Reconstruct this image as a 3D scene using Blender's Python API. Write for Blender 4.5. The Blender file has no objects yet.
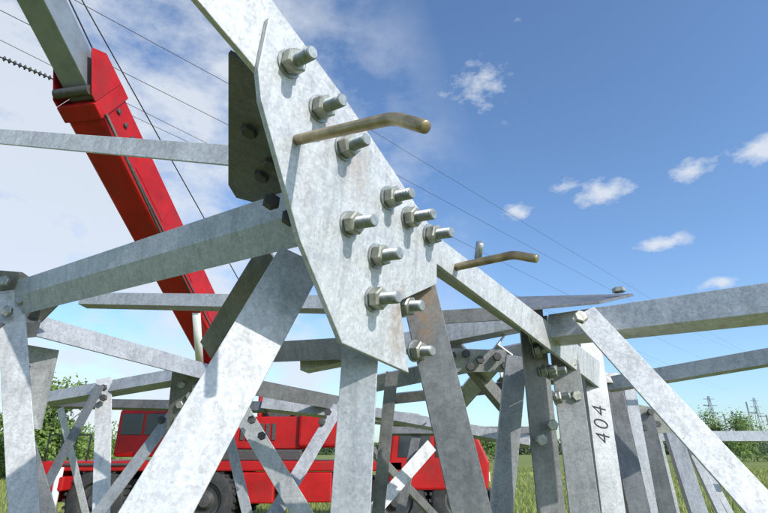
import bpy, bmesh, math, random
from mathutils import Vector, Matrix, noise as mnoise
random.seed(7)
sc=bpy.context.scene
sc.view_settings.view_transform='Standard'
try: sc.view_settings.look='None'
except Exception: pass
sc.view_settings.exposure=0
TH=math.radians(20.9); F=512.0; CAM=Vector((0,0,1.6))
R=Vector((1,0,0)); U=Vector((0,-math.sin(TH),math.cos(TH))); W=Vector((0,math.cos(TH),math.sin(TH)))
def ray(x,y): return R*((x-384)/F)+U*((256.5-y)/F)+W
def P(x,y,z): return CAM+ray(x,y)*z
cd=bpy.data.cameras.new('camera'); cam=bpy.data.objects.new('camera',cd); sc.collection.objects.link(cam)
cam.location=CAM; cam.rotation_euler=(math.pi/2+TH,0,0); cd.sensor_width=36; cd.lens=24; cd.clip_start=.05; cd.clip_end=12000
sc.camera=cam
# ---------------- materials
def nt(name):
    m=bpy.data.materials.new(name); m.use_nodes=True
    return m,m.node_tree,m.node_tree.nodes['Principled BSDF']
def ramp(t,f,stops):
    r=t.nodes.new('ShaderNodeValToRGB'); e=r.color_ramp.elements
    while len(e)<len(stops): e.new(.5)
    for i,(p,c) in enumerate(stops): e[i].position=p; e[i].color=(*c,1)
    t.links.new(f,r.inputs[0]); return r.outputs[0]
def noise(t,vec,s,d=4,rough=.55):
    n=t.nodes.new('ShaderNodeTexNoise'); n.inputs['Scale'].default_value=s; n.inputs['Detail'].default_value=d; n.inputs['Roughness'].default_value=rough
    t.links.new(vec,n.inputs['Vector']); return n.outputs[0]
def mix(t,f,a,b,mode='MIX'):
    m=t.nodes.new('ShaderNodeMix'); m.data_type='RGBA'; m.blend_type=mode
    for sck,v in ((m.inputs[0],f),(m.inputs[6],a),(m.inputs[7],b)):
        if isinstance(v,(int,float)): sck.default_value=v
        elif isinstance(v,tuple): sck.default_value=(*v,1)
        else: t.links.new(v,sck)
    return m.outputs[2]
def mth(t,op,a,b=None,clamp=False):
    m=t.nodes.new('ShaderNodeMath'); m.operation=op; m.use_clamp=clamp
    for i,v in enumerate((a,b)):
        if v is None: continue
        if isinstance(v,(int,float)): m.inputs[i].default_value=v
        else: t.links.new(v,m.inputs[i])
    return m.outputs[0]
def objvec(t):
    tc=t.nodes.new('ShaderNodeTexCoord'); oi=t.nodes.new('ShaderNodeObjectInfo')
    va=t.nodes.new('ShaderNodeVectorMath'); va.operation='MULTIPLY_ADD'
    cb=t.nodes.new('ShaderNodeCombineXYZ')
    for i in range(3): t.links.new(oi.outputs['Random'],cb.inputs[i])
    t.links.new(cb.outputs[0],va.inputs[0]); va.inputs[1].default_value=(17,31,53); t.links.new(tc.outputs['Object'],va.inputs[2])
    return va.outputs[0],oi.outputs['Random'],tc.outputs['Object']
def galv(name,lo=.30,hi=.52,metal=.2,rust=0.0,rustpts=()):
    m,t,b=nt(name); v,rnd,ov=objvec(t)
    n1=noise(t,v,8,6,.65); n2=noise(t,v,60,5,.6)
    c=ramp(t,n1,[(.33,(lo,lo*1.0,lo*1.01)),(.5,((lo+hi)/2,)*3),(.68,(hi,hi*1.0,hi*.99))])
    for s_,k in ((190,.75),(75,.35)):
        vo=t.nodes.new('ShaderNodeTexVoronoi'); vo.inputs['Scale'].default_value=s_; t.links.new(v,vo.inputs['Vector'])
        sep=t.nodes.new('ShaderNodeSeparateColor'); t.links.new(vo.outputs['Color'],sep.inputs[0])
        c=mix(t,k,c,ramp(t,sep.outputs[0],[(0,(.78,.785,.80)),(1,(1.13,1.13,1.12))]),'MULTIPLY')
    c=mix(t,mth(t,'MULTIPLY',ramp(t,n2,[(.5,(0,0,0)),(.70,(1,1,1))]),.35),c,(hi*1.12,hi*1.12,hi*1.10))
    tone=ramp(t,rnd,[(0,(.80,.82,.86)),(1,(1.08,1.07,1.05))]); c=mix(t,1.0,c,tone,'MULTIPLY')
    mp=t.nodes.new('ShaderNodeMapping'); mp.inputs['Scale'].default_value=(45,45,5); t.links.new(v,mp.inputs[0])
    nr=noise(t,mp.outputs[0],1,5,.65); c=mix(t,.8,c,ramp(t,nr,[(.32,(.76,.755,.74)),(.5,(1,1,1)),(.7,(1.07,1.07,1.07))]),'MULTIPLY')
    n3=noise(t,v,5,8,.7); c=mix(t,mth(t,'MULTIPLY',ramp(t,n3,[(.58,(0,0,0)),(.7,(1,1,1))]),.20+rust),c,(.27,.23,.18))
    n4=noise(t,v,170,3,.6); c=mix(t,mth(t,'MULTIPLY',ramp(t,n4,[(.66,(0,0,0)),(.74,(1,1,1))]),.55),c,(.12,.11,.10))
    for (pt,rad,k) in rustpts:
        s=t.nodes.new('ShaderNodeVectorMath'); s.operation='SUBTRACT'; t.links.new(ov,s.inputs[0]); s.inputs[1].default_value=pt
        s2=t.nodes.new('ShaderNodeVectorMath'); s2.operation='MULTIPLY'; t.links.new(s.outputs[0],s2.inputs[0]); s2.inputs[1].default_value=(1.2,1.2,.55)
        d=t.nodes.new('ShaderNodeVectorMath'); d.operation='LENGTH'; t.links.new(s2.outputs[0],d.inputs[0])
        dd=mth(t,'DIVIDE',d.outputs['Value'],rad); dn=mth(t,'ADD',dd,mth(t,'MULTIPLY',mth(t,'SUBTRACT',noise(t,ov,60,6,.75),.5),2.6))
        f=mth(t,'MULTIPLY',mth(t,'SUBTRACT',1.0,dn,True),k,True)
        c=mix(t,f,c,(.27,.15,.06))
    t.links.new(c,b.inputs['Base Color']); b.inputs['Metallic'].default_value=metal
    ro=ramp(t,n2,[(.3,(.38,)*3),(.7,(.58,)*3)]); t.links.new(ro,b.inputs['Roughness'])
    bp=t.nodes.new('ShaderNodeBump'); bp.inputs['Strength'].default_value=.25; bp.inputs['Distance'].default_value=.002
    t.links.new(noise(t,v,110,5,.65),bp.inputs['Height']); t.links.new(bp.outputs[0],b.inputs['Normal'])
    return m
def simple(name,col,rough=.5,metal=0,var=.25,sc_=6,spec=.5,dirt=None):
    m,t,b=nt(name); v,rnd,ov=objvec(t)
    n=noise(t,v,sc_,6,.65)
    c=ramp(t,n,[(.3,tuple(x*(1-var) for x in col)),(.7,tuple(min(1,x*(1+var)) for x in col))])
    if dirt: c=mix(t,ramp(t,noise(t,v,sc_*.6,8,.75),[(.5,(0,0,0)),(.68,(.6,.6,.6))]),c,dirt)
    t.links.new(c,b.inputs['Base Color']); b.inputs['Roughness'].default_value=rough; b.inputs['Metallic'].default_value=metal
    b.inputs['Specular IOR Level'].default_value=spec
    return m
# ---------------- helpers
def empty(name,loc=(0,0,0)):
    e=bpy.data.objects.new(name,None); sc.collection.objects.link(e); e.empty_display_size=.2; return e
def mk(name,verts,faces,mat,parent=None,bev=0,smooth=False,seg=2):
    me=bpy.data.meshes.new(name); me.from_pydata([tuple(v) for v in verts],[],faces)
    bm=bmesh.new(); bm.from_mesh(me); bmesh.ops.recalc_face_normals(bm,faces=bm.faces); bm.to_mesh(me); bm.free()
    me.materials.append(mat)
    if smooth:
        for p in me.polygons: p.use_smooth=True
    o=bpy.data.objects.new(name,me); sc.collection.objects.link(o)
    if parent: o.parent=parent
    if bev:
        b=o.modifiers.new('bevel','BEVEL'); b.width=bev; b.segments=seg; b.limit_method='ANGLE'; b.angle_limit=.6
    return o
def prism(name,pts,vec,mat,parent,bev=0):
    n=len(pts); vs=list(pts)+[p+vec for p in pts]
    fs=[tuple(range(n)),tuple(range(2*n-1,n-1,-1))]+[(i,(i+1)%n,n+(i+1)%n,n+i) for i in range(n)]
    return mk(name,vs,fs,mat,parent,bev)
def bar(parent,name,p0,p1,w,mat,n=(0,-1,.3),side=1,w2=None,t=.007,ground=False,bev=.0012):
    a=(p1-p0).normalized()
    if ground and a.z<-.05: p1=p0+a*((p0.z-.01)/-a.z)
    n=Vector(n); n=(n-a*n.dot(a)).normalized(); s=a.cross(n)
    w2=w if w2 is None else w2; q=side
    prof=[(-w/2*q,0),(w/2*q,0),(w/2*q,-w2),((w/2-t)*q,-w2),((w/2-t)*q,-t),(-w/2*q,-t)]
    pts=[p0+s*x+n*y for x,y in prof]
    return prism(name,pts,p1-p0,mat,parent,bev)
def frame(d,up=Vector((0,0,1))):
    d=d.normalized(); x=d.cross(up)
    if x.length<1e-3: x=d.cross(Vector((0,1,0)))
    x.normalize(); return x,x.cross(d).normalized(),d
def lathe(name,o,d,prof,seg,mat,parent,smooth=True,rot=0):
    x,y,d=frame(d); vs=[];fs=[]
    for (h,r) in prof:
        for i in range(seg):
            a=2*math.pi*i/seg+rot; vs.append(o+d*h+x*(r*math.cos(a))+y*(r*math.sin(a)))
    k=len(prof)
    for j in range(k-1):
        for i in range(seg): fs.append((j*seg+i,j*seg+(i+1)%seg,(j+1)*seg+(i+1)%seg,(j+1)*seg+i))
    fs.append(tuple(range(seg))); fs.append(tuple(range((k-1)*seg,k*seg)))
    ob=mk(name,vs,fs,mat,parent,0,smooth)
    if smooth and hasattr(ob.data,'set_sharp_from_angle'): ob.data.set_sharp_from_angle(angle=math.radians(40))
    return ob
def tube(name,pts,r,mat,parent,seg=14,cap=True):
    vs=[];fs=[]
    px=None
    for i,p in enumerate(pts):
        d=(pts[min(i+1,len(pts)-1)]-pts[max(i-1,0)]).normalized()
        if px is None: x,y,_=frame(d)
        else:
            x=(px-d*px.dot(d)).normalized(); y=x.cross(d)
        px=x
        rr=r[i] if isinstance(r,(list,tuple)) else r
        for k in range(seg):
            a=2*math.pi*k/seg; vs.append(p+x*(rr*math.cos(a))+y*(rr*math.sin(a)))
    for j in range(len(pts)-1):
        for i in range(seg): fs.append((j*seg+i,j*seg+(i+1)%seg,(j+1)*seg+(i+1)%seg,(j+1)*seg+i))
    fs.append(tuple(range(seg))); fs.append(tuple(range((len(pts)-1)*seg,len(pts)*seg)))
    return mk(name,vs,fs,mat,parent,0,True)
def box(name,c,d,size,mat,parent,up=Vector((0,0,1)),bev=.01):
    x,y,d=frame(d,up); vs=[]
    for i in (-1,1):
        for j in (-1,1):
            for k in (-1,1): vs.append(c+d*(i*size[0]/2)+x*(j*size[1]/2)+y*(k*size[2]/2))
    fs=[(0,1,3,2),(4,6,7,5),(0,4,5,1),(2,3,7,6),(0,2,6,4),(1,5,7,3)]
    return mk(name,vs,fs,mat,parent,bev)
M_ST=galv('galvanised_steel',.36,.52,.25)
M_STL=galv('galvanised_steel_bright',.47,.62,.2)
M_STD=galv('galvanised_steel_shaded',.14,.24,.25,.12)  # same zinc, base colour darkened to paint in shade on undersides and shadowed members
M_NUT=simple('nut_zinc',(.34,.34,.29),.5,.6,.4,60)
M_SH=simple('bolt_shank_zinc',(.34,.36,.36),.48,.6,.35,80)
M_BR=simple('yellow_passivated_rod',(.34,.27,.16),.42,.6,.45,35)
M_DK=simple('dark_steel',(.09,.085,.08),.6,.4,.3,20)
M_RED=simple('red_crane_paint',(.42,.010,.010),.45,0,.25,2,.3,dirt=(.18,.03,.025))
M_BLK=simple('black_rubber',(.03,.03,.03),.8,0,.3,8,dirt=(.10,.09,.07))
M_GRY=simple('grey_boom_steel',(.24,.27,.30),.4,.3,.2,3)
M_WIRE=simple('wire',(.05,.05,.055),.6,.3,.1)
M_GLS=simple('dark_glass',(.03,.04,.05),.08,0,.1)
M_MRK=simple('marker_ink',(.02,.02,.025),.7,0,.2)
M_WHT=simple('white_paint',(.7,.7,.68),.5,0,.1)
M_HOL=simple('bolt_hole_shade',(.03,.03,.03),.9,0,.2)
# ---------------- bolts
def bolt(parent,base,n,s=1.0,L=.062,detail=True,tilt=True):
    n=n.normalized()
    if tilt: n=(n+Vector([random.uniform(-.04,.04) for _ in range(3)])).normalized()
    lathe('washer',base,n,[(0,.0235*s),(.0035*s,.0235*s)],24,M_SH,parent)
    lathe('nut',base+n*.0035*s,n,[(0,.0175*s),(.0018*s,.0205*s),(.0180*s,.0205*s),(.0205*s,.0172*s)],6,M_NUT,parent,False,random.random())
    r=.0112*s; L=L*s
    if detail:
        pr=[(0,r)]; h=.021*s
        while h<L-.003*s: pr+= [(h,r),(h+.0016*s,r*.80)]; h+=.0032*s
        pr+=[(L-.002*s,r*.95),(L,r*.8)]
    else: pr=[(0,r),(L-.002*s,r),(L,r*.8)]
    lathe('shank',base,n,pr,18 if detail else 8,M_SH,parent)
def head(parent,base,n,s=1.0,mat=None):
    lathe('bolt_head',base,n.normalized(),[(0,.019*s),(.011*s,.019*s),(.013*s,.016*s)],6,mat or M_NUT,parent,False,random.random())
# ================= main tower section
T=empty('steel_lattice_tower')
nc=Vector((.76,.10,-.64)); N=(R*nc.x+U*nc.y+W*nc.z).normalized()
A0=P(345,230,.90)
def onp(x,y,off=0,n=N,a=A0):
    r=ray(x,y); k=(a+n*off-CAM).dot(n)/r.dot(n); return CAM+r*k
rp=[(tuple(onp(354,165)),.05,.4),(tuple(onp(324,125)),.03,.3),(tuple(onp(392,328)),.045,.55),(tuple(onp(394,300)),.035,.5),(tuple(onp(372,262)),.03,.25),(tuple(onp(300,190)),.03,.2)]
M_PL=galv('gusset_steel',.54,.68,.15,0,rp)
leg=[(155,-50),(237,-48),(272,0),(345,98),(392,168),(437,236),(515,296),(600,362),(600,388),(514,322),(437,264),(400,240),(262,76)]
prism('leg_flange',[onp(x,y) for x,y in leg],-N*.012,M_PL,T,.0015)
for i,(a,b) in enumerate([((237,-48),(272,0)),((272,0),(437,236)),((437,236),(600,362))]):
    pa,pb=onp(*a,-.013),onp(*b,-.013); 
    ins=(onp(a[0]-20,a[1]+16,-.013)-pa).normalized()*.012
    prism('leg_web',[pa,pb,pb-N*.13,pa-N*.13],ins,M_ST,T)
gus=[(269,17),(287,29),(345,109),(390,178),(430,238),(437,248),(437,284),(400,301),(409,373),(342,343),(300,240),(261,100),(258,70)]
prism('gusset_plate',[onp(x,y,.012) for x,y in gus],-N*.0115,M_PL,T,.0015)
for (x,y) in [(286,65),(316,110),(341,149),(385,199),(405,219),(426,236),(346,225),(373,257),(370,300)]:
    bolt(T,onp(x+3,y-1,.012),N,1.0,random.uniform(.056,.064))
a=(onp(437,250)-onp(215,0)).normalized(); Mx=a.cross(N).normalized()
A2=onp(300,110,-.05)
if Mx.dot(A2-CAM)>0: Mx=-Mx
M_SD=galv('side_gusset_steel_shaded',.13,.22,.2,.2)  # shade of the face turned from the sun is put into the dark base colour
sg=[(228,53),(275,80),(315,150),(312,196),(262,205),(236,198),(228,185)]
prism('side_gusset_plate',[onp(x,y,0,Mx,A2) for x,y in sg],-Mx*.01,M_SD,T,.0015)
def step(base,d,bend,L1,L2,r):
    pts=[base+d*(-.0)]
    for i in range(1,9): pts.append(base+d*(L1*i/8))
    for i in range(1,7):
        f=i/6; dd=(d*(1-f)+bend*f).normalized(); pts.append(pts[-1]+dd*(L2*.08))
    e=pts[-1]
    for i in range(1,5): pts.append(e+bend*(L2*.55*i/4))
    rr=[r*1.0]*(len(pts)); rr[-1]=r*.95
    pts.append(pts[-1]+bend*.0015); rr.append(r*.75)
    tube('step_bolt',pts,rr,M_BR,T,20)
b1=onp(297,140,.012); e1=P(394,118,.66); e2=P(432,129,.60)
d1=(e1-b1); step(b1,d1.normalized(),(e2-e1).normalized(),d1.length*.93,(e2-e1).length*1.0,.0088)
b2=onp(457,267,.002); e1=P(512,255,1.03); e2=P(540,260,.99); d1=(e1-b2)
step(b2,d1.normalized(),(e2-e1).normalized(),d1.length*.95,(e2-e1).length,.0088)
b3=onp(478,258,0); tube('step_stub',[b3,P(480,243,1.22)],.0095,M_SH,T)
def m(par,name,x0,y0,z0,x1,y1,z1,w,mat=None,n=(0,-1,.3),side=1,g=False,w2=None,t=.007):
    return bar(par,name,P(x0,y0,z0),P(x1,y1,z1),w,mat or M_ST,n,side,w2,t,g)
M_ED=galv('shaded_rusty_steel',.16,.26,.2,.15,[(tuple(P(426,300,1.08)),.05,.6),(tuple(P(425,335,1.06)),.03,.35)])  # rust spots are stains; the dark base tone paints the diagonal's shaded face
m(T,'tie_angle',-160,123,2.2,245,156,1.16,.052,M_STL,(0,-1,-.1),-1)
def angle_heel(par,name,h0,h1,d1,w1,d2,w2,t,mat):
    a=(h1-h0).normalized()
    u=Vector(d1); u=(u-a*u.dot(a)).normalized(); v=Vector(d2); v=(v-a*v.dot(a)).normalized()
    pr=[(0,0),(w1,0),(w1,t),(t,t),(t,w2),(0,w2)]
    prism(name,[h0+u*x+v*y for x,y in pr],h1-h0,mat,par,.0015)
angle_heel(T,'main_brace',P(316,208,.975),P(0,301,1.78),(0,.55,-1),.064,(0,-.12,1),.056,.008,M_STL)
m(T,'big_diagonal',302,256,.98,156,513,.70,.090,M_STL,(.2,-1,.0),1,True)
m(T,'post_angle',361,335,.97,350,513,.86,.068,M_STL,(-.1,-1,.1),1,True)
m(T,'dark_diagonal',412,262,1.10,472,513,.97,.076,M_ED,(.1,-1,-.3),-1,True)
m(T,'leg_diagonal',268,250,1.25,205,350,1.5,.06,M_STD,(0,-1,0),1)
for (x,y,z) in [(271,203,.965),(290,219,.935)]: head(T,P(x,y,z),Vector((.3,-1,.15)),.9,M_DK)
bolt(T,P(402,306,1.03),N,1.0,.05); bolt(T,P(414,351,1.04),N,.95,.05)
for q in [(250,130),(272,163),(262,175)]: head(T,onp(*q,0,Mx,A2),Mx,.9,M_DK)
# left joint
m(T,'rear_leg',10,290,1.72,24,513,1.45,.075,M_ST,(.4,-1,.2),1,True)
prism('joint_plate',[P(-30,268,1.70),P(22,272,1.72),P(62,300,1.80),P(40,322,1.80),P(-30,318,1.70)],Vector((0,.009,0)),M_STD,T,.001)
for q in [(5,282,1.69),(22,300,1.70),(42,305,1.76),(8,312,1.66)]: head(T,P(*q),Vector((0,-1,.1)),1)
m(T,'brace_angle',25,322,1.82,215,374,2.5,.082,None,(0,-1,.2),-1)
m(T,'brace_angle',-60,325,1.5,35,318,1.8,.06,M_STD)
prism('hanging_plate',[P(17,343,1.9),P(58,350,1.95),P(40,430,1.9),P(14,425,1.85)],Vector((0,.008,0)),M_ST,T,.001)
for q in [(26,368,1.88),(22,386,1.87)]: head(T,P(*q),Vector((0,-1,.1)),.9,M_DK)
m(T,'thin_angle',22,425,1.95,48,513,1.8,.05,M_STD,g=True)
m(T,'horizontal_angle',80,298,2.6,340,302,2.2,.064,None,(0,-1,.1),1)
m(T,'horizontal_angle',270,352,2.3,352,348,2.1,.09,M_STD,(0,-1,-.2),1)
# joint 2
prism('joint_plate',[P(172,372,2.45),P(218,376,2.45),P(214,405,2.45),P(190,432,2.45),P(166,430,2.45)],Vector((0,.009,0)),M_STD,T,.001)
for p in [(182,385),(196,388),(205,392),(180,405),(195,408),(178,420),(190,396)]: head(T,P(*p,2.45),Vector((0,-1,0)),1)
m(T,'brace_angle',205,378,2.4,338,403,3.0,.08,M_STD,(0,-1,-.1),1)
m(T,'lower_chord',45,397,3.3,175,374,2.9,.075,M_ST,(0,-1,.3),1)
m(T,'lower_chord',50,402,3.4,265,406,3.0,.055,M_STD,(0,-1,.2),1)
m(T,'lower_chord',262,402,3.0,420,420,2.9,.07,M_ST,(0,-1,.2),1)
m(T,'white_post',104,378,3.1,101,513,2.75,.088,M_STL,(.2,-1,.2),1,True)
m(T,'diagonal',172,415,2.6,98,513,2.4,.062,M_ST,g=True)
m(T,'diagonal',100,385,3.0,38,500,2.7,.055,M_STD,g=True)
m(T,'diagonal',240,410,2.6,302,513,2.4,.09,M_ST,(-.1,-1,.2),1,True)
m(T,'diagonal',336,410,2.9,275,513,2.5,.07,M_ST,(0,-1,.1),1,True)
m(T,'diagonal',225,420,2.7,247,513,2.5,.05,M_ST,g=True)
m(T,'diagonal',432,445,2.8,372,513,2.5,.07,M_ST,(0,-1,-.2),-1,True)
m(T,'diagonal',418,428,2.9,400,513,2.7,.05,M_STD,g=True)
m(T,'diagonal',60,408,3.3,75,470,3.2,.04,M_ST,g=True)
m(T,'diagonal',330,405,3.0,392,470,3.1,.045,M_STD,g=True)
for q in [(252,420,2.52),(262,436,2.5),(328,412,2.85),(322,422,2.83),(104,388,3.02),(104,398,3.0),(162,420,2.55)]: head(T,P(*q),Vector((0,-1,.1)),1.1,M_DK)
# centre rear
m(T,'rear_chord',300,362,2.3,520,318,2.0,.075,M_ST,(0,-1,.1),1)
m(T,'rear_chord',425,318,1.9,525,312,1.9,.05,M_STD,(0,-1,-.2),1)
m(T,'rear_chord',370,385,2.3,525,352,2.0,.07,M_ST,(0,-1,-.2),-1)
m(T,'rear_chord',385,400,2.35,520,386,2.25,.045,M_STD,(0,-1,-.2),-1)
prism('joint_plate',[P(440,348,2.0),P(505,350,2.0),P(518,372,2.0),P(455,372,2.0)],Vector((0,.008,0)),M_ST,T,.001)
for q in [(452,356),(466,354),(480,360),(497,357),(505,366),(470,367)]: head(T,P(*q,1.99),Vector((0,-1,0)),.9,M_DK)
m(T,'rear_diagonal',505,350,2.0,452,412,2.4,.07,M_STL,(0,-1,0))
m(T,'rear_chord',375,412,2.6,530,440,2.4,.05,M_ST)
m(T,'rear_chord',380,430,2.9,530,430,2.8,.04,M_STD)
m(T,'rear_post',517,356,1.9,500,530,1.7,.075,M_ST,(-.1,-1,.2),1,True)
m(T,'rear_diagonal',440,325,2.1,520,420,2.2,.05,M_STD)
m(T,'rear_diagonal',392,372,2.1,378,513,2.0,.05,M_STD,g=True)
# ================= second section (right)
S=empty('steel_lattice_tower.001')
prism('cap_plate',[P(514,299,1.75),P(634,296,1.6),P(600,304,1.45),P(524,311,1.5)],Vector((0,.0,.008)),M_STD,S,.001)
m(S,'corner_post',530,303,1.66,552,513,1.45,.085,M_STD,(.2,-1,0),-1,True)
m(S,'corner_post',561,330,1.72,585,513,1.5,.085,M_ST,(-.3,-1,0),1,True)
m(S,'numbered_post',589,330,1.9,614,513,1.62,.080,M_ST,(.1,-1,.1),1,True)
m(S,'top_chord',548,326,1.55,800,293,1.15,.075,M_STL,(.1,-1,.1),1)
m(S,'long_diagonal',583,312,1.42,790,537,1.02,.072,M_STL,(.1,-1,-.25),-1,True)
for (x,y) in [(538,322),(547,328),(540,352),(546,372),(547,398),(556,372),(560,398),(536,338)]:
    bolt(S,P(x-6,y,1.6),Vector((.9,-.5,.1)),1,.05,False)
for q in [(552,425,1.52),(571,362,1.66),(576,396,1.63),(541,440,1.49)]: head(S,P(*q),Vector((0,-1,0)),.9,M_NUT)
head(S,P(580,318,1.38),Vector((0,-1,.3)),1); head(S,P(619,292,1.55),Vector((0,0,1)),1)
m(S,'rear_chord',605,384,2.3,790,352,1.9,.06,M_ST,(0,-1,.1),1)
m(S,'rear_chord',690,318,2.4,800,318,2.4,.025,M_BR,(0,-1,.2),1)
m(S,'rear_chord',640,436,3.6,800,436,3.4,.065,M_STL,(0,-1,.1),1)
m(S,'rear_chord',500,372,2.2,620,378,2.3,.05,M_STD)
for (x0,y0,z0,x1,y1,z1,w,mt) in [(612,385,2.4,640,513,2.1,.085,M_STD),(628,378,2.7,652,513,2.4,.06,M_ST),(645,412,2.9,668,513,2.7,.085,M_STD),(668,415,3.2,700,513,2.9,.085,M_ST),(655,430,3.4,675,513,3.2,.06,M_STL),(690,445,3.6,735,540,3.2,.05,M_ST),(700,455,3.8,745,540,3.4,.04,M_ST)]:
    m(S,'rear_post',x0,y0,z0,x1,y1,z1,w,mt,(random.uniform(-.3,.1),-1,.1),1,True)
prism('joint_plate',[P(628,402,2.9),P(665,410,2.9),P(672,432,2.9),P(640,436,2.9)],Vector((0,.008,0)),M_ST,S,.001)
for q in [(650,412,2.88),(657,424,2.88),(645,428,2.88)]: head(S,P(*q),Vector((0,-1,0)),1,M_DK)
tx=bpy.data.curves.new('number','FONT'); tx.body='404'; tx.size=.072; tx.extrude=.0004; tx.align_x='CENTER'; tx.align_y='CENTER'
tx.space_character=1.25; tx.offset=-.0014; tx.shear=.2
pa,pb=P(589,330,1.9),P(614,513,1.62); ax=(pb-pa).normalized(); nn=Vector((.1,-1,.1)); nn=(nn-ax*nn.dot(ax)).normalized()
to=bpy.data.objects.new('painted_number',tx); sc.collection.objects.link(to); to.parent=S; tx.materials.append(M_MRK)
X=-ax; Y=nn.cross(X); mt=Matrix((X,Y,nn)).transposed().to_4x4(); c=pa+(pb-pa)*.56+nn*.0012; mt.translation=c; to.matrix_world=mt
# ================= crane
C=empty('crane_truck')
bb=P(243,398,11.6); bt=P(90,95,7.4); d=(bt-bb).normalized(); L=(bt-bb).length
x_,y_,_=frame(d)
box('boom_base_section',bb+d*L/2,d,(L,.54,.72),M_RED,C,bev=.05)
box('boom_collar',bt-d*.12,d,(.24,.60,.78),M_RED,C,bev=.02)
for sgn in (-1,1):
    box('boom_side_rib',bb+d*L*.5+x_*(.278*sgn)-y_*.26,d,(L*.94,.02,.03),M_DK,C,bev=0)
    for k in range(3): lathe('boom_pad_bolt',bt-d*(.3+.22*k)+x_*(.271*sgn)+y_*.05,x_*sgn,[(0,.04),(.03,.04),(.035,.03)],12,M_DK,C)
    for k in range(4): box('boom_weld_panel',bb+d*(L*(.2+.19*k))+x_*(.272*sgn),d,(1.0,.012,.34),M_RED,C,bev=.004)
tube('boom_hose',[bt-d*.2-x_*.33-y_*.3,bt-d*1.2-x_*.36-y_*.40,bt-d*2.4-x_*.30-y_*.38,bt-d*4-x_*.28-y_*.37],.022,M_DK,C,6)
for s_ in (-1,1): prism('boom_head_plate',[bt+x_*.29*s_+y_*.36,bt+x_*.29*s_+y_*.34+d*.45,bt+x_*.29*s_+y_*.1+d*.6,bt+x_*.29*s_-y_*.36+d*.1,bt+x_*.29*s_-y_*.36],x_*.02*s_,M_RED,C,.005)
for k in range(3): lathe('boom_guide_roller',bt-x_*.27+y_*(.3-.3*k)+d*.15,x_,[(0,.07),(.54,.07)],14,M_DK,C)
box('boom_inner_section',bt+d*3.2,d,(6.6,.38,.42),M_GRY,C,bev=.02)
box('boom_head',bt+d*6.6,d,(.5,.5,.7),M_RED,C,bev=.02)
tube('hoist_cable',[bt+d*6.3+y_*.5,bb+d*1+y_*.55],.012,M_WIRE,C,6)
tube('hoist_cable',[bt+d*6.3+x_*.3+y_*.4,P(250,300,11)],.010,M_WIRE,C,6)
lc0=P(205,440,11.2); lc1=bb+d*3.0-y_*.36-x_*.2
tube('lift_cylinder',[lc0,lc0+(lc1-lc0)*.6],.13,M_RED,C); tube('lift_rod',[lc0+(lc1-lc0)*.55,lc1],.075,M_WHT,C)
def tb(name,x0,x1,y0,y1,z0,z1,mat,bev=.03):
    c=Vector(((x0+x1)/2,(y0+y1)/2,(z0+z1)/2)); return box(name,c,Vector((1,0,0)),(x1-x0,y1-y0,z1-z0),mat,C,bev=bev)
tb('chassis_frame',-7.4,2.2,12.2,14.2,.75,1.05,M_DK)
tb('deck',-7.5,.4,11.75,14.4,1.22,1.42,M_RED)
tb('deck_side_skirt',-7.5,-6.9,11.7,14.4,.6,1.25,M_RED)
tb('side_locker',-5.1,-4.6,11.72,12.3,.62,1.2,M_RED)
tb('side_locker',-3.0,-2.3,11.72,12.3,.6,1.2,M_RED); tb('side_locker',-2.2,-1.1,11.74,12.3,.62,1.2,M_RED); tb('fuel_tank',-.95,-.5,11.7,12.2,.5,1.0,M_DK,.1)
tb('turntable',-4.4,-1.8,12,14.1,1.42,1.65,M_DK)
tb('winch_house',-4.6,-1.6,12.1,14.2,1.66,2.35,M_RED)
for k in range(6): tb('house_louvre',-3.2+k*.14,-3.12+k*.14,12.07,12.11,1.85,2.2,M_DK,.0)
lathe('winch_drum',Vector((-2.4,12.3,2.6)),Vector((0,1,0)),[(0,.33),(.06,.33),(.06,.22),(1.2,.22),(1.2,.33),(1.26,.33)],24,M_DK,C)
tb('counterweight',-1.9,-.8,12.0,14.3,1.7,2.5,M_RED,.06)
for k in range(4): 
    x=-7.3+k*.3; tube('handrail_post',[Vector((x,11.85,1.42)),Vector((x,11.85,1.95))],.018,M_DK,C,6)
tube('handrail',[Vector((-7.3,11.85,1.95)),Vector((-6.4,11.85,1.95))],.018,M_DK,C,6)
for sx in (-3.7,-2.9): tb('boom_bracket',sx,sx+.08,12.2,13.6,2.35,3.1,M_RED)
tb('operator_cab',-5.9,-4.7,11.9,13.0,1.5,2.5,M_RED,.08); tb('operator_window',-5.8,-5.33,11.885,11.91,1.95,2.4,M_GLS,.01); tb('operator_window',-5.27,-4.85,11.885,11.91,1.95,2.4,M_GLS,.01)
cabp=[(.1,.85),(2.2,.85),(2.25,1.4),(1.95,2.12),(.2,2.15),(.1,1.4)]
prism('driver_cab',[Vector((x,11.75,z)) for x,z in cabp],Vector((0,2.6,0)),M_RED,C,.05)
prism('cab_side_window',[Vector((x,11.735,z)) for x,z in [(.3,1.5),(1.0,1.5),(1.0,2.02),(.35,2.02)]],Vector((0,.02,0)),M_GLS,C)
prism('cab_side_window',[Vector((x,11.735,z)) for x,z in [(1.1,1.5),(2.03,1.5),(1.85,2.02),(1.1,2.02)]],Vector((0,.02,0)),M_GLS,C)
tb('front_bumper',2.2,2.4,11.75,14.35,.55,.85,M_DK)
tb('headlamp',2.24,2.28,11.95,12.25,1.0,1.2,M_WHT,.02)
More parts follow.
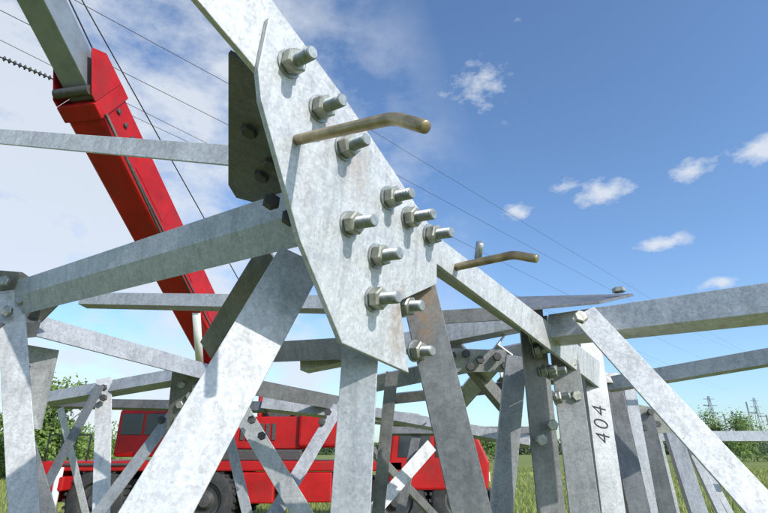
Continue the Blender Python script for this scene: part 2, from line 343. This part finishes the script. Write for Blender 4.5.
for x in (-6.9,-.6): 
    tb('outrigger_beam',x,x+.3,11.5,14.6,.85,1.12,M_RED); tube('outrigger_leg',[Vector((x+.15,11.55,1.3)),Vector((x+.15,11.55,.05))],.07,M_WHT,C); lathe('outrigger_foot',Vector((x+.15,11.55,.01)),Vector((0,0,1)),[(0,.22),(.05,.22),(.08,.1)],16,M_DK,C)
def wheel(x,y,s):
    o=Vector((x,y,.65)); ax=Vector((0,-1,0))*s
    lathe('tyre',o,ax,[(0,.36),(0,.56),(.03,.61),(.07,.63),(.25,.63),(.29,.61),(.32,.56),(.32,.36),(.24,.33)],40,M_BLK,C)
    for i in range(30):
        a=2*math.pi*i/30; r=Vector((math.cos(a),0,math.sin(a)))
        box('tread_lug',o+r*.635+ax*.16,Vector((-math.sin(a),0,math.cos(a))),(.06,.30,.05),M_BLK,C,up=r,bev=0)
    lathe('rim',o+ax*.22,ax,[(0,.34),(.03,.33),(.0,.2),(.05,.18),(.12,.12),(.13,.0)],24,M_DK,C)
for x in (-6.05,-3.75,.25,1.6): wheel(x,12.1,1)
for x in (-6.05,-3.75,.25,1.6): wheel(x,14.0,-1)
tb('mudguard',-6.8,-5.3,11.7,12.4,1.32,1.38,M_DK); 
# ================= power lines
PL=empty('power_line')
def wire(name,a,b,sag,r,mat=M_WIRE,par=None,n=40):
    pts=[]
    for i in range(n+1):
        f=i/n; p=a.lerp(b,f); p=p-Vector((0,0,sag*4*f*(1-f))); pts.append(p)
    tube(name,pts,r,mat,par or PL,6)
for (a,b,s,r) in [(P(60,-8,14),P(735,350,190),1,.010),(P(-40,-10,13),P(738,372,190),1,.010),(P(330,105,40),P(745,352,190),.6,.016),
                  (P(-60,10,12),P(738,394,190),1.5,.008),(P(60,82,16),P(730,390,190),.6,.009)]:
    wire('conductor',a,b,s,r)
wire('conductor',P(-120,25,14),P(0,57,15),.1,.02)
ia,ib=P(0,57,15),P(60,82,16); dv=(ib-ia); nI=12
tube('insulator_rod',[ia,ib],.02,M_WIRE,PL,6)
for i in range(nI):
    lathe('insulator_disc',ia+dv*((i+.5)/nI),dv,[(0,.03),(.03,.08),(.05,.08),(.08,.03)],12,M_DK,PL)
def pylon(x,y,h,w,name):
    e=empty(name); 
    for sx in (-1,1):
        for sy in (-1,1): tube('pylon_leg',[Vector((x+sx*w,y+sy*w,0)),Vector((x+sx*w*.15,y+sy*w*.15,h))],.10,M_GRY,e,4)
    for k in range(8):
        f0,f1=k/8,(k+1)/8; w0=w*(1-.85*f0); w1=w*(1-.85*f1)
        tube('pylon_brace',[Vector((x-w0,y-w0,h*f0)),Vector((x+w1,y-w1,h*f1))],.06,M_GRY,e,4)
        tube('pylon_brace',[Vector((x+w0,y-w0,h*f0)),Vector((x-w1,y-w1,h*f1))],.06,M_GRY,e,4)
    for f,l in ((.72,3.2),(.84,2.6),(.95,2)): tube('pylon_arm',[Vector((x-l,y,h*f)),Vector((x+l,y,h*f))],.10,M_GRY,e,4)
pylon(P(692,440,200).x,196,21,1.4,'transmission_pylon'); pylon(P(735,440,260).x,255,26,1.8,'transmission_pylon')
SB=empty('electrical_substation')
for k in range(9):
    x=P(706+k*8,440,190).x; h=random.uniform(13,19)
    for sx in (-.4,.4): tube('gantry_post',[Vector((x+sx,188,0)),Vector((x+sx*.3,188,h))],.16,M_GRY,SB,4)
    if k<8: tube('gantry_beam',[Vector((x,188,h*.8)),Vector((x+3.3,188,h*.8))],.16,M_GRY,SB,4)
# ================= ground & vegetation
mg,t,b=nt('grass_ground'); tc=t.nodes.new('ShaderNodeTexCoord'); v=tc.outputs['Object']
c=ramp(t,noise(t,v,.12,8,.7),[(.35,(.14,.19,.03)),(.5,(.21,.25,.05)),(.65,(.29,.28,.09))])
c=mix(t,.6,c,ramp(t,noise(t,v,3,6,.7),[(.3,(.5,.5,.5)),(.7,(1.3,1.3,1.2))]),'MULTIPLY')
t.links.new(c,b.inputs['Base Color']); b.inputs['Roughness'].default_value=.95
bp=t.nodes.new('ShaderNodeBump'); bp.inputs['Strength'].default_value=.8; bp.inputs['Distance'].default_value=.1; t.links.new(noise(t,v,8,5,.7),bp.inputs['Height']); t.links.new(bp.outputs[0],b.inputs['Normal'])
mk('ground',[(-4000,-500,0),(4000,-500,0),(4000,6000,0),(-4000,6000,0)],[(0,1,2,3)],mg)
def leafmat(name,c0,c1,s=2):
    m_,t,b=nt(name); tc=t.nodes.new('ShaderNodeTexCoord'); g=t.nodes.new('ShaderNodeNewGeometry')
    n=noise(t,tc.outputs['Object'],s,4,.6)
    f=mth(t,'ADD',mth(t,'MULTIPLY',n,.7),mth(t,'MULTIPLY',g.outputs['Random Per Island'],.3))
    c=ramp(t,f,[(.3,c0),(.7,c1)]); t.links.new(c,b.inputs['Base Color']); b.inputs['Roughness'].default_value=.7
    return m_
M_GR=leafmat('grass_blades',(.15,.21,.03),(.40,.40,.10),.4)
M_LF=leafmat('leaves',(.05,.10,.015),(.18,.27,.05),1.2)
M_LF2=leafmat('far_leaves',(.03,.055,.018),(.07,.11,.03),.3)
M_BK=simple('bark',(.10,.08,.06),.9)
vs=[];fs=[]
for i in range(60000):
    y=9+51*random.random()**1.6; x=random.uniform(-.9,1.0)*y
    h=random.uniform(.06,.20)*(1 if random.random()<.95 else 1.7); a=random.random()*6.28; w=.006+y*.0005
    dx,dy=math.cos(a)*w,math.sin(a)*w; lx,ly=random.uniform(-.4,.4)*h,random.uniform(-.4,.4)*h
    k=len(vs); vs+=[(x-dx,y-dy,0),(x+dx,y+dy,0),(x+lx,y+ly,h)]; fs.append((k,k+1,k+2))
me=bpy.data.meshes.new('grass'); me.from_pydata(vs,[],fs); me.materials.append(M_GR); o=bpy.data.objects.new('grass',me); sc.collection.objects.link(o)
def tree(name,x,y,h,w,mat=M_LF,nl=5000,ls=.12,trunk=True):
    e=empty(name)
    if trunk:
        tube('trunk',[Vector((x,y,0)),Vector((x+.05,y,h*.3)),Vector((x-.05,y,h*.75))],[.05*h*.5,.04*h*.5,.012*h*.5],M_BK,e,8)
        for i in range(6):
            a=random.random()*6.28; z0=h*random.uniform(.2,.5)
            tube('limb',[Vector((x,y,z0)),Vector((x+math.cos(a)*w*.35,y+math.sin(a)*w*.35,z0+h*.3))],[.02*h*.4,.005*h],M_BK,e,6)
    vs=[];fs=[]; cl=[]
    for i in range(26):
        a=random.random()*6.28; r=w*.5*random.random()**.5; f=random.uniform(.15,.95); r*=math.sqrt(max(.05,1-((f-.5)/.6)**2))
        cl.append((Vector((x+math.cos(a)*r,y+math.sin(a)*r,h*f)),w*random.uniform(.1,.22)))
    for i in range(nl):
        c,r=random.choice(cl); p=c+Vector((random.gauss(0,1),random.gauss(0,1),random.gauss(0,.9)))*r*.55
        if p.z<.05: continue
        u=Vector([random.gauss(0,1) for _ in range(3)]).normalized(); q=u.orthogonal().normalized(); s=ls*random.uniform(.5,1.2); k=len(vs)
        vs+=[p-u*s,p+q*s*.5,p+u*s,p-q*s*.5]; fs.append((k,k+1,k+2,k+3))
    me=bpy.data.meshes.new('crown'); me.from_pydata([tuple(v) for v in vs],[],fs); me.materials.append(mat); o=bpy.data.objects.new('crown',me); sc.collection.objects.link(o); o.parent=e
def gx(px,y): return (px-384)/F*y/1.06
tree('tree',gx(48,32),32,5.2,4.4,nl=11000); tree('bush',gx(14,36),36,3.6,4.5,nl=8000); tree('bush',gx(85,44),44,2.8,6,nl=8000)
tree('tree',gx(722,90),90,8.5,10,nl=6000,ls=.25); tree('tree',gx(480,95),95,5,7,nl=3000,ls=.25); tree('tree',gx(752,100),100,5,11,nl=3000,ls=.25)
vs=[];fs=[]
for i in range(26000):
    x=random.uniform(-380,380); y=330+random.uniform(-15,15)
    hh=5+5*(.5+.5*mnoise.noise(Vector((x*.02,0,0))))+3*mnoise.noise(Vector((x*.12,3,0)))
    z=random.random()*hh; s=random.uniform(.5,1.1); u=Vector([random.gauss(0,1) for _ in range(3)]).normalized(); q=u.orthogonal().normalized(); p=Vector((x,y,z)); k=len(vs)
    vs+=[p-u*s,p+q*s,p+u*s,p-q*s]; fs.append((k,k+1,k+2,k+3))
me=bpy.data.meshes.new('distant_tree_line'); me.from_pydata([tuple(v) for v in vs],[],fs); me.materials.append(M_LF2); o=bpy.data.objects.new('distant_tree_line',me); sc.collection.objects.link(o)
# ================= light
SD=Vector((.62,-.60,.54)).normalized(); el=math.asin(SD.z); az=math.atan2(SD.x,SD.y)
sl=bpy.data.lights.new('sun','SUN'); sl.energy=4.1; sl.angle=math.radians(.5); sl.color=(1,.965,.91); so=bpy.data.objects.new('sun',sl); sc.collection.objects.link(so)
so.rotation_euler=SD.to_track_quat('Z','Y').to_euler()
w=bpy.data.worlds.new('World'); sc.world=w; w.use_nodes=True; t=w.node_tree; bg=t.nodes['Background']; out=t.nodes['World Output']
sky=t.nodes.new('ShaderNodeTexSky'); sky.sky_type='NISHITA'; sky.sun_disc=False; sky.sun_elevation=el; sky.sun_rotation=az; sky.air_density=1.0; sky.dust_density=1.0; sky.ozone_density=1.5
skc=mix(t,1.0,sky.outputs[0],(1.12,1.35,1.58),'MULTIPLY')
t.links.new(skc,bg.inputs[0]); bg.inputs[1].default_value=.14
tc=t.nodes.new('ShaderNodeTexCoord'); dirv=tc.outputs['Generated']
def blob(x,y,rx,ry,k):
    dd=ray(x,y).normalized(); s=t.nodes.new('ShaderNodeVectorMath'); s.operation='SUBTRACT'; t.links.new(dirv,s.inputs[0]); s.inputs[1].default_value=dd
    m_=t.nodes.new('ShaderNodeVectorMath'); m_.operation='MULTIPLY'; t.links.new(s.outputs[0],m_.inputs[0]); m_.inputs[1].default_value=(F/rx,F/rx*.6,F/ry)
    l=t.nodes.new('ShaderNodeVectorMath'); l.operation='LENGTH'; t.links.new(m_.outputs[0],l.inputs[0])
    return mth(t,'MULTIPLY',mth(t,'SUBTRACT',1.0,l.outputs['Value'],True),k)
def addall(lst):
    r=lst[0]
    for q in lst[1:]: r=mth(t,'MAXIMUM',r,q)
    return r
mp=t.nodes.new('ShaderNodeMapping'); mp.inputs['Scale'].default_value=(1,1,1.8); t.links.new(dirv,mp.inputs[0])
nA=noise(t,mp.outputs[0],4.2,7,.6); nB=noise(t,mp.outputs[0],26,6,.62)
big=addall([blob(10,230,420,330,1.0),blob(0,60,330,210,.95),blob(120,110,300,220,.75)])
mb=mth(t,'MULTIPLY',mth(t,'ADD',big,mth(t,'MULTIPLY',mth(t,'MULTIPLY',mth(t,'SUBTRACT',nA,.51),3.4),mth(t,'MULTIPLY',big,2.5,True))),1.5,True)
sm=addall([blob(603,192,36,17,1),blob(515,211,24,12,.95),blob(665,243,30,11,1),blob(690,170,27,13,.9),blob(762,148,30,18,1),blob(478,86,46,34,.68),blob(562,188,24,10,.7),blob(722,283,28,8,.8)])
ms=mth(t,'MULTIPLY',mth(t,'ADD',sm,mth(t,'SUBTRACT',mth(t,'MULTIPLY',nB,1.6),1.12)),1.7,True)
msk=mth(t,'MULTIPLY',mth(t,'MAXIMUM',mb,ms),.86)
bg2=t.nodes.new('ShaderNodeBackground'); bg2.inputs[0].default_value=(.86,.92,1,1); bg2.inputs[1].default_value=.90
mxs=t.nodes.new('ShaderNodeMixShader'); t.links.new(msk,mxs.inputs[0]); t.links.new(bg.outputs[0],mxs.inputs[1]); t.links.new(bg2.outputs[0],mxs.inputs[2]); t.links.new(mxs.outputs[0],out.inputs[0])
print('done')
